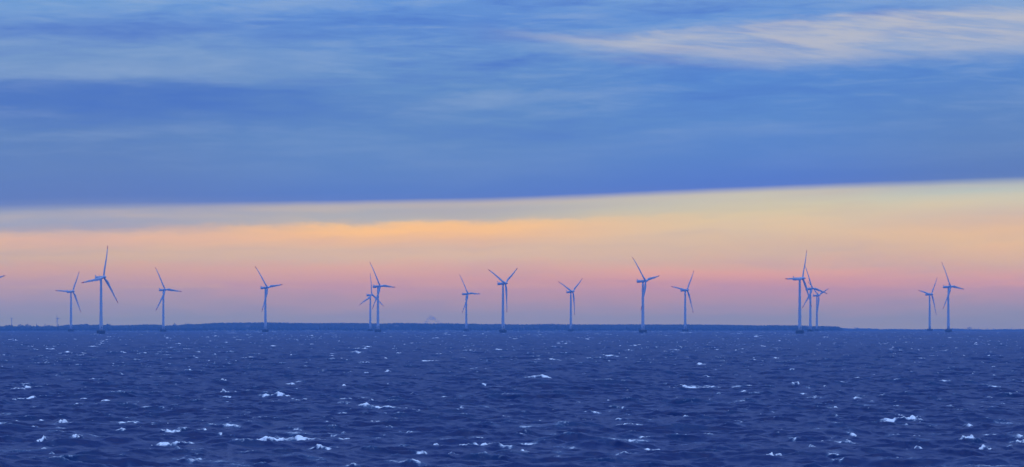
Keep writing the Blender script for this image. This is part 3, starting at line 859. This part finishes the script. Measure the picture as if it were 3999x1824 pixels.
def breaker(cx, D, half, lift, sl, fs, seed, full=1.15):
    r_ = np.random.default_rng(seed)
    i0 = np.searchsorted(rows, D - 9 - half); i1 = np.searchsorted(rows, D + 9 + half)
    a0 = math.atan2(cx, D)
    j0 = np.searchsorted(azs, a0 - 1.6 * half / D); j1 = np.searchsorted(azs, a0 + 1.6 * half / D)
    if i1 - i0 < 2 or j1 - j0 < 2: return
    dr = rows[i0 + 1] - rows[i0]
    xs_ = X0[i0:i1, j0:j1] - cx; ys_ = Y0[i0:i1, j0:j1] - D
    nx = xs_ / half
    cy = -sl * 7.0 * nx + 0.30 * half * wav(nx, r_, 1.3) * 0.5
    d_ = ys_ - cy
    pk = r_.uniform(-.45, .35)                       # crest is highest off-centre and tails away
    env = np.where(nx < pk, (nx + 1.0) / (pk + 1.0), (1.15 - nx) / (1.15 - pk))
    env = np.clip(env, 0, 1) ** full
    crest = env * np.clip(0.82 + 0.34 * wav(nx, r_, 5.0), 0.25, 1.3)
    wB = max(2.0, 1.2 * dr); wF = max(1.15, 0.9 * dr)
    shape = np.where(d_ > 0, np.exp(-d_ ** 2 / (2 * wB ** 2)), np.exp(-d_ ** 2 / (2 * wF ** 2)))
    w_ = np.clip(env * 1.5, 0, 1) * shape
    hh[i0:i1, j0:j1] = hh[i0:i1, j0:j1] * (1 - 0.5 * w_) + lift * crest * shape
    ddx[i0:i1, j0:j1] *= 1 - 0.8 * w_; ddy[i0:i1, j0:j1] *= 1 - 0.8 * w_
    # foam spills down the front face, thins out at both ends and leaves a lacy trail behind
    fl = np.clip(0.95 + 0.9 * wav(nx, r_, 4.2), 0.15, 2.2) * wF
    face = np.where(d_ > 0, np.exp(-d_ ** 2 / (2 * (0.8 * wF) ** 2)), np.exp(-d_ ** 2 / (2 * fl ** 2)))
    f_ = fs * np.clip(env * 1.5, 0, 1) * face * np.clip(0.85 + 0.45 * wav(nx, r_, 8.0), 0.3, 1.2)
    tr = 0.30 * fs * np.clip(env * 1.3, 0, 1) * np.exp(-((d_ - 3.0) / 3.2) ** 2)
    foam[i0:i1, j0:j1] = np.maximum(foam[i0:i1, j0:j1], np.clip(np.maximum(f_ * 1.25, tr), 0, 1.1))
for n_, (px, row, ln, lift, sl, fs) in enumerate(BREAK):
    D = dist_of(row); cx = D * (px - PX0) / F
    breaker(cx, D, ln / 2 / F * D * 1.45, lift * 1.5, sl, fs * 1.2, n_, 0.6)
br = np.random.default_rng(21)
for n_ in range(1250):
    row = 1296 + 528 * br.random() ** 3.2
    D = dist_of(row)
    if D > 12500: continue
    px = br.uniform(-150, 4150)
    half = min(6.0, 0.55 * math.exp(0.75 * br.normal()) + 0.35) * (1 + D / 5000)
    breaker(D * (px - PX0) / F, D, half, (min(.8, 0.2 + 0.12 * half) + min(.25, D / 16000)) * br.uniform(.6, 1.3), br.uniform(-.15, .3), br.uniform(.5, 1.1) * (1 + D / 30000), 1000 + n_)
for n_ in range(460):                      # many small caps toward the horizon
    D = 2600 * (11500 / 2600) ** br.random()
    x_ = D * (br.uniform(-150, 4150) - PX0) / F
    half = br.uniform(1.5, 7.0) * (D / 4000) ** 0.7
    breaker(x_, D, half, br.uniform(.5, 1.2), br.uniform(-.15, .3), br.uniform(.7, 1.2), 9000 + n_)
for n_ in range(330):                      # faint long streaks of old foam
    row = 1310 + 514 * br.random() ** 1.3
    D = dist_of(row); x_ = D * (br.uniform(-150, 4150) - PX0) / F
    breaker(x_, D, br.uniform(2.0, 6.0), br.uniform(.15, .4), br.uniform(-.2, .4), br.uniform(.28, .55), 19000 + n_)
# no loose foam where the turbines stand
hh *= fine * np.clip(1.25 - RR / 14000, 0.45, 1); ddx *= fine; ddy *= fine; foam *= fine
X = X0 + ddx; Y = Y0 + ddy
Z = sea_z(X, Y) + hh
verts = np.stack([X, Y, Z], -1).reshape(-1, 3).astype(np.float32)
ii, jj = np.meshgrid(np.arange(nr - 1), np.arange(na - 1), indexing='ij')
q0 = (ii * na + jj).ravel()
quads = np.stack([q0, q0 + 1, q0 + na + 1, q0 + na], -1).astype(np.int32)
me = bpy.data.meshes.new('water')
me.vertices.add(len(verts)); me.vertices.foreach_set('co', verts.ravel())
me.loops.add(quads.size); me.loops.foreach_set('vertex_index', quads.ravel())
me.polygons.add(len(quads))
me.polygons.foreach_set('loop_start', np.arange(0, quads.size, 4, dtype=np.int32))
me.polygons.foreach_set('use_smooth', np.ones(len(quads), dtype=bool))
at = me.attributes.new('foam', 'FLOAT', 'POINT'); at.data.foreach_set('value', foam.ravel().astype(np.float32))
me.update(calc_edges=True)
m = bpy.data.materials.new('sea_water'); m.use_nodes = True
t = m.node_tree; q = NB(t); bs = t.nodes['Principled BSDF']; outn = t.nodes['Material Output']
pos = q.n('ShaderNodeNewGeometry').outputs['Position']
an = q.n('ShaderNodeAttribute', attribute_name='foam').outputs['Fac']
n1 = q.noise(pos, 1.3, 6, 0.65, 0.9); n2 = q.noise(pos, 5.0, 5, 0.65, 0.5)
nm = q.math('ADD', q.math('MULTIPLY', n1, 0.55), q.math('MULTIPLY', n2, 0.45))
fm = q.math('ADD', an, q.math('MULTIPLY', q.math('SUBTRACT', nm, 0.52), 2.6))
mask = q.math('MULTIPLY', q.smooth(fm, 0.32, 1.15), q.smooth(an, 0.04, 0.30))
# water body
big = q.noise(pos, 0.012, 3, 0.5)
wc = q.mix(big, (0.007, 0.019, 0.078, 1), (0.010, 0.026, 0.100, 1))
wc = q.mix(q.smooth(an, 0.0, 0.6, 0, 0.55), wc, (0.05, 0.12, 0.22, 1))
t.nodes.remove(bs)
rp = q.noise(pos, 2.2, 6, 0.6, 0.4)
bmp = q.n('ShaderNodeBump'); bmp.inputs['Strength'].default_value = 0.5; bmp.inputs['Distance'].default_value = 0.07
q.put(bmp.inputs['Height'], rp)
body = q.n('ShaderNodeBsdfDiffuse'); q.put(body.inputs['Color'], wc); q.put(body.inputs['Normal'], bmp.outputs[0])
gl = q.n('ShaderNodeBsdfGlossy'); gl.inputs['Color'].default_value = (0.95, 0.82, 0.84, 1); gl.inputs['Roughness'].default_value = 0.16
q.put(gl.inputs['Normal'], bmp.outputs[0])
fr = q.n('ShaderNodeFresnel'); fr.inputs['IOR'].default_value = 1.33; q.put(fr.inputs['Normal'], bmp.outputs[0])
# a wind-roughened sea never mirrors fully, even at grazing view: its unresolved ripples cap the reflectance
frc = q.math('MULTIPLY', q.smooth(fr.outputs[0], 0.04, 0.60), 0.56)
dt = q.n('ShaderNodeVectorMath', operation='DOT_PRODUCT')
t.links.new(bmp.outputs[0], dt.inputs[0]); t.links.new(q.n('ShaderNodeNewGeometry').outputs['Incoming'], dt.inputs[1])
frc = q.math('MULTIPLY', frc, q.smooth(dt.outputs['Value'], -0.03, 0.20, 0.42, 1.0))
bs = q.n('ShaderNodeMixShader'); q.put(bs.inputs[0], frc); t.links.new(body.outputs[0], bs.inputs[1]); t.links.new(gl.outputs[0], bs.inputs[2])
fb = q.n('ShaderNodeBsdfPrincipled'); fb.inputs['Base Color'].default_value = (0.86, 0.90, 0.92, 1); fb.inputs['Roughness'].default_value = 0.85
fb.inputs['Specular IOR Level'].default_value = 0.2
fbm = q.n('ShaderNodeBump'); fbm.inputs['Strength'].default_value = 0.5; fbm.inputs['Distance'].default_value = 0.12
q.put(fbm.inputs['Height'], nm); q.put(fb.inputs['Normal'], fbm.outputs[0])
mx = q.n('ShaderNodeMixShader'); q.put(mx.inputs[0], mask); t.links.new(bs.outputs[0], mx.inputs[1]); t.links.new(fb.outputs[0], mx.inputs[2])
t.links.new(mx.outputs[0], outn.inputs['Surface'])
water = link_mesh('water', me, m)
tag(water, None, None, None, 'structure')

# ------------------------------------------------------------------ haze
m = bpy.data.materials.new('haze'); m.use_nodes = True; t = m.node_tree; t.nodes.clear()
o_ = t.nodes.new('ShaderNodeOutputMaterial'); pv = t.nodes.new('ShaderNodeVolumePrincipled')
pv.inputs['Color'].default_value = (0.22, 0.50, 1.0, 1)
pv.inputs['Density'].default_value = HAZE_D
pv.inputs['Anisotropy'].default_value = 0.0
t.links.new(pv.outputs[0], o_.inputs['Volume'])
bm = bmesh.new()
XH, Y1, Y2, ZB, ZT = BOX_R, -BOX_R, BOX_R, -86.0, BOX_T
bmesh.ops.create_cube(bm, size=1.0, matrix=Matrix.Translation((0, (Y1 + Y2) / 2, (ZB + ZT) / 2)) @ Matrix.Diagonal((2 * XH, Y2 - Y1, ZT - ZB, 1)))
hz = from_bm('haze', bm, m, smooth=False)
tag(hz, 'thin blue haze over the sea and the far coast', 'haze', None, 'stuff')
